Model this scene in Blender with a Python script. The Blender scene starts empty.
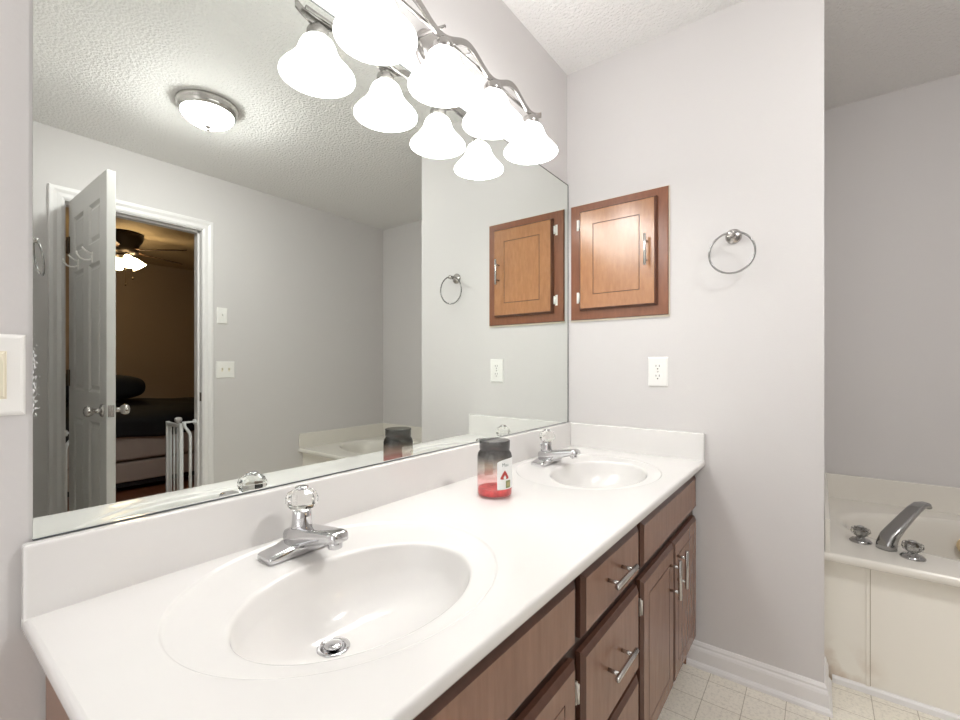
import bpy, bmesh, math, random
from mathutils import Vector, Matrix
random.seed(4)
S = bpy.context.scene
COL = S.collection
PI = math.pi

# ------------------------------------------------------------------ camera
yaw, pit, rol = 0.6445, 0.0, 0.0
Fv = Vector((math.cos(yaw)*math.cos(pit), math.sin(yaw)*math.cos(pit), math.sin(pit)))
Rv = Vector((math.sin(yaw), -math.cos(yaw), 0)); Uv = Rv.cross(Fv)
R2 = Rv*math.cos(rol) + Uv*math.sin(rol); U2 = Uv*math.cos(rol) - Rv*math.sin(rol)
cam = bpy.data.cameras.new('camera'); cam.sensor_fit = 'HORIZONTAL'; cam.sensor_width = 36
cam.lens = 450.49/960*36; cam.shift_x = -0.76/960; cam.shift_y = 6.25/960; cam.clip_start = 0.02; cam.clip_end = 60
co = bpy.data.objects.new('camera', cam); COL.objects.link(co)
M = Matrix.Identity(4)
for i in range(3):
    M[i][0] = R2[i]; M[i][1] = U2[i]; M[i][2] = -Fv[i]
M.translation = Vector((-1.8621, -0.9050, 1.1240)); co.matrix_world = M
S.camera = co

# ------------------------------------------------------------------ world, view
w = bpy.data.worlds.new('world'); S.world = w; w.use_nodes = True
w.node_tree.nodes['Background'].inputs[0].default_value = (1, 0.97, 0.93, 1)
w.node_tree.nodes['Background'].inputs[1].default_value = 0.02
S.view_settings.view_transform = 'Standard'; S.view_settings.look = 'None'
S.view_settings.exposure = -0.05; S.view_settings.gamma = 1.0
S.view_settings.use_curve_mapping = False
S.cycles.use_denoising = True
S.cycles.max_bounces = 14; S.cycles.diffuse_bounces = 8; S.cycles.glossy_bounces = 6
S.cycles.transmission_bounces = 10; S.cycles.transparent_max_bounces = 16
S.cycles.sample_clamp_indirect = 8.0
BULB_POWER = 40.0        # bulbs inside the vanity shades
SHADE_POWER = 10.5       # vanity lamp glass
DOME_POWER = 132.0        # ceiling lamp glass
FAN_POWER = 24.0         # bedroom fan lamps

# soft fill light added at the closed entry wall behind the camera
al = bpy.data.lights.new('entry_fill', 'AREA'); al.shape = 'RECTANGLE'; al.size = 1.15; al.size_y = 2.1; al.energy = 11.5; al.color = (0.97, 0.985, 1.0)
ao = bpy.data.objects.new('entry_fill', al); COL.objects.link(ao); ao.location = (-2.88, -0.66, 1.15); ao.rotation_euler = (PI/2, 0, -PI/2)

# ------------------------------------------------------------------ materials
def mat(name, col, rough=0.5, metal=0.0, spec=0.5, bump=0.0, bscale=40.0, var=0.0, vscale=6.0, coat=0.0, emit=None, estr=0.0, trans=0.0, ior=1.45, det=2.0, stretch=None, bdist=0.004):
    m = bpy.data.materials.new(name); m.use_nodes = True
    nt = m.node_tree; b = nt.nodes['Principled BSDF']
    b.inputs['Base Color'].default_value = (*col, 1)
    b.inputs['Roughness'].default_value = rough; b.inputs['Metallic'].default_value = metal
    b.inputs['Specular IOR Level'].default_value = spec
    b.inputs['Coat Weight'].default_value = coat; b.inputs['IOR'].default_value = ior
    b.inputs['Transmission Weight'].default_value = trans
    if emit:
        b.inputs['Emission Color'].default_value = (*emit, 1); b.inputs['Emission Strength'].default_value = estr
    if bump or var:
        tc = nt.nodes.new('ShaderNodeTexCoord'); src = tc.outputs['Object']
        if stretch:
            mp = nt.nodes.new('ShaderNodeMapping'); mp.inputs['Scale'].default_value = stretch
            nt.links.new(src, mp.inputs[0]); src = mp.outputs[0]
    if var:
        n = nt.nodes.new('ShaderNodeTexNoise'); n.inputs['Scale'].default_value = vscale; n.inputs['Detail'].default_value = 4
        nt.links.new(src, n.inputs['Vector'])
        r = nt.nodes.new('ShaderNodeMapRange'); r.inputs[1].default_value = 0.3; r.inputs[2].default_value = 0.7
        r.inputs[3].default_value = 1-var; r.inputs[4].default_value = 1+var
        nt.links.new(n.outputs[0], r.inputs[0])
        mx = nt.nodes.new('ShaderNodeVectorMath'); mx.operation = 'SCALE'; mx.inputs[0].default_value = col
        nt.links.new(r.outputs[0], mx.inputs['Scale']); nt.links.new(mx.outputs[0], b.inputs['Base Color'])
    if bump:
        n = nt.nodes.new('ShaderNodeTexNoise'); n.inputs['Scale'].default_value = bscale; n.inputs['Detail'].default_value = det
        nt.links.new(src, n.inputs['Vector'])
        bp = nt.nodes.new('ShaderNodeBump'); bp.inputs['Strength'].default_value = bump; bp.inputs['Distance'].default_value = bdist
        nt.links.new(n.outputs[0], bp.inputs['Height']); nt.links.new(bp.outputs[0], b.inputs['Normal'])
    return m

M_wall = mat('wall_paint', (0.635, 0.615, 0.607), 0.6, bump=0.06, bscale=140)
M_ceil = mat('ceiling_texture', (0.81, 0.80, 0.785), 0.8, bump=1.0, bscale=80, det=5, bdist=0.009)
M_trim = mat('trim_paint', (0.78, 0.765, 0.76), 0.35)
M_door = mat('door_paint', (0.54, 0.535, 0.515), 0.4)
M_marble = mat('cultured_marble', (0.745, 0.73, 0.712), 0.16, var=0.02, vscale=5, coat=0.3)
M_nickel = mat('brushed_nickel', (0.52, 0.50, 0.48), 0.24, 1.0)
M_fixture = mat('fixture_nickel', (0.46, 0.445, 0.43), 0.25, 1.0)
M_chrome = mat('chrome', (0.64, 0.64, 0.65), 0.06, 1.0)
M_tubchrome = mat('dull_chrome', (0.42, 0.42, 0.42), 0.12, 1.0)
M_plate = mat('plate_plastic', (0.84, 0.83, 0.80), 0.35)
M_ivory = mat('ivory_plastic', (0.78, 0.72, 0.58), 0.35)
M_dark = mat('dark_gap', (0.012, 0.010, 0.009), 0.6)
M_hinge = mat('hinge_steel', (0.75, 0.72, 0.67), 0.3, 1.0)
M_bronze = mat('aged_bronze', (0.10, 0.07, 0.045), 0.4, 0.8)
M_tub = mat('tub_acrylic', (0.76, 0.73, 0.67), 0.18, var=0.02, vscale=3, coat=0.2)
M_gate = mat('gate_enamel', (0.72, 0.73, 0.74), 0.3)
M_caulk = mat('cabinet_edge_strip', (0.72, 0.66, 0.55), 0.5)
M_black = mat('black_fabric', (0.006, 0.006, 0.007), 0.75, bump=0.4, bscale=18)
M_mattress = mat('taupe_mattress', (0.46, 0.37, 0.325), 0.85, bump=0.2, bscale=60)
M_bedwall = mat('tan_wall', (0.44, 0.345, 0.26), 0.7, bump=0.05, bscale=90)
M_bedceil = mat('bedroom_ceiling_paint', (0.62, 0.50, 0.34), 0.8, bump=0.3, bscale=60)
M_overflow = mat('overflow_tan', (0.66, 0.50, 0.30), 0.35, 0.2)
M_fan = mat('fan_bronze', (0.03, 0.022, 0.016), 0.35, 0.6)
M_blade = mat('fan_blade_wood', (0.10, 0.055, 0.03), 0.4)

def emis(name, col, power):
    m = mat(name, (0.9, 0.9, 0.88), 0.3, emit=col, estr=power); return m
M_shade = emis('white_lamp_glass', (1.0, 0.99, 0.985), SHADE_POWER)
M_bulb = emis('lamp_bulb', (1.0, 0.985, 0.975), BULB_POWER)
M_dome = emis('frosted_dome_glass', (1.0, 0.99, 0.98), DOME_POWER)
M_fanglass = emis('amber_lamp_glass', (1.0, 0.72, 0.40), FAN_POWER)

def wood(name, c1, c2, rough=0.35, grain=(14, 14, 1.6), coat=0.06):
    m = bpy.data.materials.new(name); m.use_nodes = True; nt = m.node_tree; b = nt.nodes['Principled BSDF']
    tc = nt.nodes.new('ShaderNodeTexCoord'); mp = nt.nodes.new('ShaderNodeMapping'); mp.inputs['Scale'].default_value = grain
    nt.links.new(tc.outputs['Object'], mp.inputs[0])
    n = nt.nodes.new('ShaderNodeTexNoise'); n.inputs['Scale'].default_value = 5; n.inputs['Detail'].default_value = 6; n.inputs['Roughness'].default_value = 0.6
    nt.links.new(mp.outputs[0], n.inputs['Vector'])
    r = nt.nodes.new('ShaderNodeValToRGB'); r.color_ramp.elements[0].position = 0.3; r.color_ramp.elements[1].position = 0.72
    r.color_ramp.elements[0].color = (*c1, 1); r.color_ramp.elements[1].color = (*c2, 1)
    nt.links.new(n.outputs[0], r.inputs[0]); nt.links.new(r.outputs[0], b.inputs['Base Color'])
    b.inputs['Roughness'].default_value = rough; b.inputs['Coat Weight'].default_value = coat; b.inputs['Coat Roughness'].default_value = 0.25
    return m
M_wood = wood('vanity_wood', (0.210, 0.104, 0.063), (0.262, 0.136, 0.086), rough=0.27)
M_wood_edge = wood('vanity_wood_dark_edge', (0.085, 0.036, 0.022), (0.115, 0.05, 0.032))  # darker tone on the bevelled edges of the vanity fronts
M_frame = wood('vanity_frame_wood', (0.028, 0.011, 0.007), (0.045, 0.018, 0.011))
M_honey = wood('honey_maple', (0.31, 0.138, 0.056), (0.40, 0.185, 0.080), rough=0.24, grain=(14, 14, 3.5), coat=0.5)
M_cframe = wood('reddish_maple', (0.185, 0.066, 0.031), (0.24, 0.092, 0.044), rough=0.3, grain=(14, 14, 2.5))
M_groove = mat('groove_stain', (0.10, 0.04, 0.022), 0.5)
M_bfloor = wood('red_wood_floor', (0.20, 0.065, 0.03), (0.33, 0.12, 0.06), grain=(1.2, 9, 1))

def floor_mat():
    m = bpy.data.materials.new('vinyl_tile'); m.use_nodes = True; nt = m.node_tree; b = nt.nodes['Principled BSDF']
    tc = nt.nodes.new('ShaderNodeTexCoord')
    mp = nt.nodes.new('ShaderNodeMapping'); mp.inputs['Location'].default_value = (0.07, 0.585, 0)
    nt.links.new(tc.outputs['Object'], mp.inputs[0])
    br = nt.nodes.new('ShaderNodeTexBrick'); br.offset = 0; br.squash = 1
    br.inputs['Scale'].default_value = 1/0.1155
    br.inputs['Brick Width'].default_value = 1; br.inputs['Row Height'].default_value = 1
    br.inputs['Mortar Size'].default_value = 0.011; br.inputs['Mortar Smooth'].default_value = 0.3
    br.inputs['Color1'].default_value = (0.76, 0.72, 0.63, 1); br.inputs['Color2'].default_value = (0.79, 0.75, 0.665, 1)
    br.inputs['Mortar'].default_value = (0.42, 0.37, 0.29, 1)
    nt.links.new(mp.outputs[0], br.inputs['Vector'])
    n = nt.nodes.new('ShaderNodeTexNoise'); n.inputs['Scale'].default_value = 95; n.inputs['Detail'].default_value = 6; n.inputs['Roughness'].default_value = 0.7
    nt.links.new(tc.outputs['Object'], n.inputs['Vector'])
    r = nt.nodes.new('ShaderNodeMapRange'); r.inputs[1].default_value = 0.36; r.inputs[2].default_value = 0.52; r.inputs[3].default_value = 0.85; r.inputs[4].default_value = 1.05
    nt.links.new(n.outputs[0], r.inputs[0])
    v = nt.nodes.new('ShaderNodeVectorMath'); v.operation = 'SCALE'
    nt.links.new(br.outputs['Color'], v.inputs[0]); nt.links.new(r.outputs[0], v.inputs['Scale'])
    nt.links.new(v.outputs[0], b.inputs['Base Color']); b.inputs['Roughness'].default_value = 0.4
    return m
M_floor = floor_mat()

def apron_mat():
    m = mat('tub_apron_panel', (0.84, 0.81, 0.74), 0.35); nt = m.node_tree; b = nt.nodes['Principled BSDF']
    tc = nt.nodes.new('ShaderNodeTexCoord'); sp = nt.nodes.new('ShaderNodeSeparateXYZ'); nt.links.new(tc.outputs['Object'], sp.inputs[0])
    n = nt.nodes.new('ShaderNodeTexNoise'); n.inputs['Scale'].default_value = 9; n.inputs['Detail'].default_value = 5
    nt.links.new(tc.outputs['Object'], n.inputs['Vector'])
    # rusty water stains low down near the end of the panel
    a = nt.nodes.new('ShaderNodeMapRange'); a.inputs[1].default_value = 0.16; a.inputs[2].default_value = 0.0; nt.links.new(sp.outputs[2], a.inputs[0])
    c = nt.nodes.new('ShaderNodeMapRange'); c.inputs[1].default_value = -1.10; c.inputs[2].default_value = -0.98; nt.links.new(sp.outputs[1], c.inputs[0])
    d = nt.nodes.new('ShaderNodeMapRange'); d.inputs[1].default_value = 0.48; d.inputs[2].default_value = 0.7; nt.links.new(n.outputs[0], d.inputs[0])
    m1 = nt.nodes.new('ShaderNodeMath'); m1.operation = 'MULTIPLY'; nt.links.new(a.outputs[0], m1.inputs[0]); nt.links.new(c.outputs[0], m1.inputs[1])
    m2 = nt.nodes.new('ShaderNodeMath'); m2.operation = 'MULTIPLY'; nt.links.new(m1.outputs[0], m2.inputs[0]); nt.links.new(d.outputs[0], m2.inputs[1])
    mx = nt.nodes.new('ShaderNodeMix'); mx.data_type = 'RGBA'; mx.inputs[6].default_value = (0.84, 0.81, 0.74, 1); mx.inputs[7].default_value = (0.40, 0.24, 0.12, 1)
    nt.links.new(m2.outputs[0], mx.inputs[0]); nt.links.new(mx.outputs[2], b.inputs['Base Color'])
    return m
M_apron = apron_mat()

def mirror_mat():
    m = mat('mirror_silver', (0.855, 0.89, 0.855), 0.0, 1.0); nt = m.node_tree; b = nt.nodes['Principled BSDF']
    out = nt.nodes['Material Output']
    d = nt.nodes.new('ShaderNodeBsdfDiffuse'); d.inputs[0].default_value = (0.75, 0.75, 0.74, 1)
    tc = nt.nodes.new('ShaderNodeTexCoord'); sp = nt.nodes.new('ShaderNodeSeparateXYZ'); nt.links.new(tc.outputs['Object'], sp.inputs[0])
    n = nt.nodes.new('ShaderNodeTexNoise'); n.inputs['Scale'].default_value = 330; n.inputs['Detail'].default_value = 4
    mp = nt.nodes.new('ShaderNodeMapping'); mp.inputs['Scale'].default_value = (2.2, 1, 0.6); nt.links.new(tc.outputs['Object'], mp.inputs[0]); nt.links.new(mp.outputs[0], n.inputs['Vector'])
    a = nt.nodes.new('ShaderNodeMapRange'); a.inputs[1].default_value = -1.718; a.inputs[2].default_value = -1.7305; nt.links.new(sp.outputs[0], a.inputs[0])
    z = nt.nodes.new('ShaderNodeMapRange'); z.inputs[1].default_value = 1.03; z.inputs[2].default_value = 1.06; nt.links.new(sp.outputs[2], z.inputs[0])
    z2 = nt.nodes.new('ShaderNodeMapRange'); z2.inputs[1].default_value = 1.19; z2.inputs[2].default_value = 1.14; nt.links.new(sp.outputs[2], z2.inputs[0])
    q1 = nt.nodes.new('ShaderNodeMath'); q1.operation = 'MULTIPLY'; nt.links.new(z.outputs[0], q1.inputs[0]); nt.links.new(z2.outputs[0], q1.inputs[1])
    q2 = nt.nodes.new('ShaderNodeMath'); q2.operation = 'MULTIPLY'; nt.links.new(q1.outputs[0], q2.inputs[0]); nt.links.new(a.outputs[0], q2.inputs[1])
    q3 = nt.nodes.new('ShaderNodeMath'); q3.operation = 'MULTIPLY_ADD'; nt.links.new(q2.outputs[0], q3.inputs[0]); q3.inputs[1].default_value = 0.30; nt.links.new(n.outputs[0], q3.inputs[2])
    g = nt.nodes.new('ShaderNodeMath'); g.operation = 'GREATER_THAN'; g.inputs[1].default_value = 0.80; nt.links.new(q3.outputs[0], g.inputs[0])
    mx = nt.nodes.new('ShaderNodeMixShader'); nt.links.new(g.outputs[0], mx.inputs[0]); nt.links.new(b.outputs[0], mx.inputs[1]); nt.links.new(d.outputs[0], mx.inputs[2])
    nt.links.new(mx.outputs[0], out.inputs[0])
    return m
M_mirror = mirror_mat()
M_crystal = mat('clear_acrylic', (0.97, 0.97, 0.95), 0.03, trans=1.0, ior=1.45)

def jar_glass():
    # thin smoked glass: soot at the neck, red wax film low down, clear band between
    m = bpy.data.materials.new('sooty_jar_glass'); m.use_nodes = True; nt = m.node_tree; nt.nodes.remove(nt.nodes['Principled BSDF'])
    out = nt.nodes['Material Output']
    tc = nt.nodes.new('ShaderNodeTexCoord'); sp = nt.nodes.new('ShaderNodeSeparateXYZ'); nt.links.new(tc.outputs['Object'], sp.inputs[0])
    n = nt.nodes.new('ShaderNodeTexNoise'); n.inputs['Scale'].default_value = 30; nt.links.new(tc.outputs['Object'], n.inputs['Vector'])
    ad = nt.nodes.new('ShaderNodeMath'); ad.operation = 'MULTIPLY_ADD'; ad.inputs[1].default_value = 0.012; nt.links.new(n.outputs[0], ad.inputs[0]); nt.links.new(sp.outputs[2], ad.inputs[2])
    mr = nt.nodes.new('ShaderNodeMapRange'); mr.inputs[1].default_value = 0.006; mr.inputs[2].default_value = 0.156; nt.links.new(ad.outputs[0], mr.inputs[0])
    r = nt.nodes.new('ShaderNodeValToRGB'); e = r.color_ramp.elements
    e[0].position = 0.0; e[0].color = (0.98, 0.84, 0.84, 1); e[1].position = 1.0; e[1].color = (0.38, 0.38, 0.38, 1)
    for p, c in ((0.30, (0.97, 0.72, 0.71, 1)), (0.37, (0.80, 0.62, 0.60, 1)), (0.44, (0.90, 0.87, 0.83, 1)), (0.58, (0.72, 0.69, 0.65, 1)), (0.74, (0.25, 0.25, 0.25, 1))):
        k = e.new(p); k.color = c
    nt.links.new(mr.outputs[0], r.inputs[0])
    t = nt.nodes.new('ShaderNodeBsdfTransparent'); nt.links.new(r.outputs[0], t.inputs[0])
    gl = nt.nodes.new('ShaderNodeBsdfGlossy'); gl.inputs['Roughness'].default_value = 0.04
    lw = nt.nodes.new('ShaderNodeLayerWeight'); lw.inputs[0].default_value = 0.5; pw = nt.nodes.new('ShaderNodeMath'); pw.operation = 'POWER'; pw.inputs[1].default_value = 4.0; nt.links.new(lw.outputs['Facing'], pw.inputs[0]); fr = nt.nodes.new('ShaderNodeMath'); fr.operation = 'MULTIPLY_ADD'; fr.inputs[1].default_value = 0.6; fr.inputs[2].default_value = 0.055; nt.links.new(pw.outputs[0], fr.inputs[0])
    mx = nt.nodes.new('ShaderNodeMixShader'); nt.links.new(fr.outputs[0], mx.inputs[0]); nt.links.new(t.outputs[0], mx.inputs[1]); nt.links.new(gl.outputs[0], mx.inputs[2])
    nt.links.new(mx.outputs[0], out.inputs[0])
    return m
M_jar = jar_glass()
M_wax = mat('red_wax', (0.60, 0.10, 0.10), 0.4, var=0.25, vscale=60)
M_label = mat('label_paper', (0.80, 0.81, 0.80), 0.5)
M_lred = mat('label_red', (0.42, 0.05, 0.04), 0.5)
M_lgreen = mat('label_green', (0.25, 0.27, 0.12), 0.5)
M_lgrey = mat('label_ink', (0.16, 0.22, 0.20), 0.5)

# ------------------------------------------------------------------ geometry helpers
class MB:
    def __init__(s): s.bm = bmesh.new(); s.mi = 0; s.sm = False
    def face(s, vs):
        try: f = s.bm.faces.new(vs)
        except ValueError: return None
        f.material_index = s.mi; f.smooth = s.sm; return f
    def v(s, p): return s.bm.verts.new(p)
    def box(s, x0, x1, y0, y1, z0, z1, bev=0.0, seg=2):
        n0 = set(s.bm.faces)
        c = Vector(((x0+x1)/2, (y0+y1)/2, (z0+z1)/2))
        mt = Matrix.Translation(c) @ Matrix.Diagonal((abs(x1-x0), abs(y1-y0), abs(z1-z0), 1))
        g = bmesh.ops.create_cube(s.bm, size=1, matrix=mt)
        if bev:
            es = list({e for v in g['verts'] for e in v.link_edges})
            bmesh.ops.bevel(s.bm, geom=es, offset=bev, segments=seg, profile=0.5, affect='EDGES')
        for f in s.bm.faces:
            if f not in n0: f.material_index = s.mi; f.smooth = False
        return s
    def ring(s, pts): return [s.v(p) for p in pts]
    def bridge(s, a, b, closed=True):
        n = len(a)
        for i in range(n if closed else n-1):
            j = (i+1) % n; s.face((a[i], a[j], b[j], b[i]))
    def lathe(s, prof, org=(0, 0, 0), axis=(0, 0, 1), n=32, cap0=True, cap1=True, smooth=True, sx=1.0, sy=1.0):
        ax = Vector(axis).normalized(); q = Vector((0, 0, 1)).rotation_difference(ax); o = Vector(org)
        old = s.sm; s.sm = smooth; rs = []
        for r, z in prof:
            rs.append(s.ring([o + q @ Vector((r*math.cos(2*PI*i/n)*sx, r*math.sin(2*PI*i/n)*sy, z)) for i in range(n)]))
        for a, b in zip(rs, rs[1:]): s.bridge(a, b)
        if cap0: s.face(list(reversed(rs[0])))
        if cap1: s.face(rs[-1])
        s.sm = old; return s
    def cyl(s, p0, p1, r, n=20, r1=None, bev=0.0):
        p0 = Vector(p0); p1 = Vector(p1); L = (p1-p0).length; r1 = r if r1 is None else r1
        pr = [(r, 0), (r1, L)] if not bev else [(r-bev, 0), (r, bev), (r1, L-bev), (r1-bev, L)]
        return s.lathe(pr, p0, p1-p0, n)
    def tube(s, pts, r, n=12, closed=False, caps=True, rr=None, flat=None):
        pts = [Vector(p) for p in pts]; N = len(pts); rs = []; up = None; old = s.sm; s.sm = True
        for i, p in enumerate(pts):
            a = pts[(i-1) % N] if closed or i > 0 else p; b = pts[(i+1) % N] if closed or i < N-1 else p
            t = (b-a).normalized()
            if up is None:
                up = Vector((0, 0, 1)) if abs(t.z) < 0.9 else Vector((1, 0, 0))
            sd = t.cross(up).normalized(); up = sd.cross(t).normalized()
            R = rr[i] if rr else r
            if flat: ra, rb = R*flat[0], R*flat[1]
            else: ra = rb = R
            rs.append(s.ring([p + sd*ra*math.cos(2*PI*k/n) + up*rb*math.sin(2*PI*k/n) for k in range(n)]))
        for a, b in zip(rs, rs[1:]): s.bridge(a, b)
        if closed: s.bridge(rs[-1], rs[0])
        elif caps: s.face(list(reversed(rs[0]))); s.face(rs[-1])
        s.sm = old; return s
    def loft(s, org, U, V, N, w, h, rings, mats=None, back=None):
        # nested rectangles (inset, height along N); last is filled
        o = Vector(org); U = Vector(U); V = Vector(V); N = Vector(N); prev = None; old = s.mi
        for k, (ins, d) in enumerate(rings):
            hw, hh = w/2-ins, h/2-ins
            r = s.ring([o + U*a*hw + V*b*hh + N*d for a, b in ((-1, -1), (1, -1), (1, 1), (-1, 1))])
            if prev is None:
                if back is not False: s.face(list(reversed(r)))
            else:
                if mats: s.mi = mats[k-1]
                s.bridge(prev, r)
            prev = r
        if mats: s.mi = mats[len(rings)-1] if len(mats) >= len(rings) else mats[-1]
        s.face(prev); s.mi = old; return s
    def prism(s, poly, axis, a, b):
        # poly: 2d points; axis 'x','y','z' extrude between a and b
        def P(p, t):
            return {'x': (t, p[0], p[1]), 'y': (p[0], t, p[1]), 'z': (p[0], p[1], t)}[axis]
        A = s.ring([P(p, a) for p in poly]); B = s.ring([P(p, b) for p in poly])
        s.bridge(A, B); s.face(list(reversed(A))); s.face(B); return s
    def build(s, name, mats, parent=None, loc=None, fix=True, label=None):
        if fix: bmesh.ops.recalc_face_normals(s.bm, faces=s.bm.faces)
        me = bpy.data.meshes.new(name)
        org = Vector(loc) if loc is not None else None
        if org is not None: bmesh.ops.translate(s.bm, vec=-org, verts=s.bm.verts)
        s.bm.to_mesh(me); s.bm.free()
        for m in (mats if isinstance(mats, (list, tuple)) else [mats]): me.materials.append(m)
        o = bpy.data.objects.new(name, me); COL.objects.link(o)
        if org is not None: o.location = org
        if parent is not None:
            o.parent = parent
            # geometry is given in world space: cancel the chain of parents' locations
            off = Vector((0, 0, 0)); p = parent
            while p is not None: off += p.location; p = p.parent
            o.location = (org if org is not None else Vector((0, 0, 0))) - off
        if label: o['label'] = label
        return o

def thing(name, label, cat, loc=(0, 0, 0), group=None):
    o = bpy.data.objects.new(name, None); COL.objects.link(o); o.location = loc; o.empty_display_size = 0.1
    return tag(o, label, cat, group)
def tag(o, label, cat, group=None):
    o['label'] = label; o['category'] = cat
    if group: o['group'] = group
    return o
def struct(o, label=None):
    o['kind'] = 'structure'
    if label: o['label'] = label
    return o
def dup(root, dloc, label, group=None):
    r = root.copy(); COL.objects.link(r); r.location = root.location + Vector(dloc); r['label'] = label
    if group: r['group'] = group
    for ch in list(root.children):
        c = ch.copy(); COL.objects.link(c); c.parent = r
        for g in list(ch.children):
            d = g.copy(); COL.objects.link(d); d.parent = c
    return r

# ------------------------------------------------------------------ room shell
FZ = -0.010; H = 2.439; YD = -2.463; TH = 0.112; YB = YD-TH; XA = 1.052; YW = -0.918
DX0, DX1, DZ = -1.247, -0.549, 2.05     # doorway

struct(MB().box(-2.9, XA+0.12, YD, 0.12, -0.06, FZ).build('floor', M_floor), 'cream vinyl floor in small tiles')
struct(MB().box(-2.95, XA+0.12, YB, 0.12, H, H+0.05).build('ceiling', M_ceil), 'white textured ceiling')
struct(MB().box(-2.9, 0, 0.006, 0.12, -0.05, H).build('wall_back', M_wall), 'pale greige wall behind the mirror')
struct(MB().box(0, XA+0.12, YW, 0.12, -0.05, H).build('wall_right', M_wall), 'pale greige wall with the small cabinet, ending at the tub')
struct(MB().box(XA, XA+0.12, YD, YW, -0.05, H).build('wall_alcove', M_wall), 'greige wall behind the bathtub')
m = MB()
m.box(DX1+0.02, XA+0.12, YB, YD, 0, H); m.box(-2.9, DX0-0.02, YB, YD, 0, H); m.box(DX0-0.02, DX1+0.02, YB, YD, DZ+0.02, H)
struct(m.build('wall_front', M_wall), 'greige wall with the doorway, seen in the mirror')
struct(MB().box(-2.9, -1.543, YD, -1.3, -0.05, H).build('wall_left', M_wall), 'wall return beside the door carrying a towel ring')
struct(MB().box(-3.0, -2.9, -1.3, 0.12, -0.05, H).build('wall_entry', M_wall), 'wall behind the camera')

# bedroom shell
BX0, BX1, BY = -2.6, 1.5, -6.0
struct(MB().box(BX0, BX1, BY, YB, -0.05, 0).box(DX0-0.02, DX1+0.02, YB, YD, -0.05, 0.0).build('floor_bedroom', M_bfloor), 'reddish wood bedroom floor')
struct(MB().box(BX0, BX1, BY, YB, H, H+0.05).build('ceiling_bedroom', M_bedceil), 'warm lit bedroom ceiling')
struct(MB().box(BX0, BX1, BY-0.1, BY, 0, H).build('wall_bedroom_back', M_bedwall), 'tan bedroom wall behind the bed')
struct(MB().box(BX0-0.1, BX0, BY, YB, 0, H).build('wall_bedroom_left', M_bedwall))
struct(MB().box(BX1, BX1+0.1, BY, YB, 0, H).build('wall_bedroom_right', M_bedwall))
m = MB(); t = 0.012
m.box(DX1+0.09, BX1, YB-t, YB-0.0005, 0, H); m.box(BX0, DX0-0.09, YB-t, YB-0.0005, 0, H); m.box(DX0-0.09, DX1+0.09, YB-t, YB-0.0005, DZ+0.09, H)
struct(m.build('wall_bedroom_front', M_bedwall))

# door jamb + casing
m = MB()
m.box(DX0-0.02, DX0, YB, YD+0.001, 0, DZ); m.box(DX1, DX1+0.02, YB, YD+0.001, 0, DZ); m.box(DX0-0.02, DX1+0.02, YB, YD+0.001, DZ, DZ+0.02)
m.box(DX0, DX0+0.011, YB+0.02, YD-0.04, 0, DZ); m.box(DX1-0.011, DX1, YB+0.02, YD-0.04, 0, DZ); m.box(DX0, DX1, YB+0.02, YD-0.04, DZ-0.011, DZ)
struct(m.build('trim_1', M_trim), 'white door jamb')
def casing(y0, sg):
    m = MB()
    prof = [(0, 0), (0, 0.009), (0.012, 0.013), (0.030, 0.011), (0.046, 0.018), (0.062, 0.018), (0.066, 0.012), (0.066, 0)]
    L, Rr, T = DX0-0.004, DX1+0.004, DZ+0.006
    rows = []
    for d, h in prof:
        y = y0 + sg*h
        rows.append(m.ring([(L-d, y, 0), (L-d, y, T+d), (Rr+d, y, T+d), (Rr+d, y, 0)]))
    for a, b in zip(rows, rows[1:]): m.bridge(a, b, closed=False)
    return m
struct(casing(YD, 1).build('trim_2', M_trim), 'white moulded door casing')
struct(casing(YB-0.012, -1).build('trim_3', M_trim))
struct(MB().box(DX1-0.0005, DX1+0.001, YD-0.034, YD-0.006, 0.885, 0.945).build('trim_4', M_bronze), 'dark strike plate in the door jamb')

# baseboards
def baseboard(m, path, h=0.092):
    prof = [(0, 0), (0.022, 0), (0.022, 0.010), (0.018, 0.018), (0.013, 0.021), (0.013, 0.062), (0.011, 0.070), (0.008, 0.075), (0.0085, 0.082), (0.004, h), (0, h)]
    # path of (x,y) with outward normals handled by mitre list [(x,y,nx,ny)]
    rows = [m.ring([(x+nx*d, y+ny*d, FZ+z) for d, z in prof]) for x, y, nx, ny in path]
    for a, b in zip(rows, rows[1:]): m.bridge(a, b)
    m.face(rows[0]); m.face(list(reversed(rows[-1])))
    return m
struct(baseboard(MB(), [(0, -0.50, -1, 0), (0, YW, -1, -1), (0.178, YW, 0, -1)]).build('baseboard_right', M_trim), 'white moulded baseboard under the towel ring')
m = baseboard(MB(), [(DX1+0.07, YD, 0, 1), (0.178, YD, 0, 1)])
struct(m.build('baseboard_front', M_trim))

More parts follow.
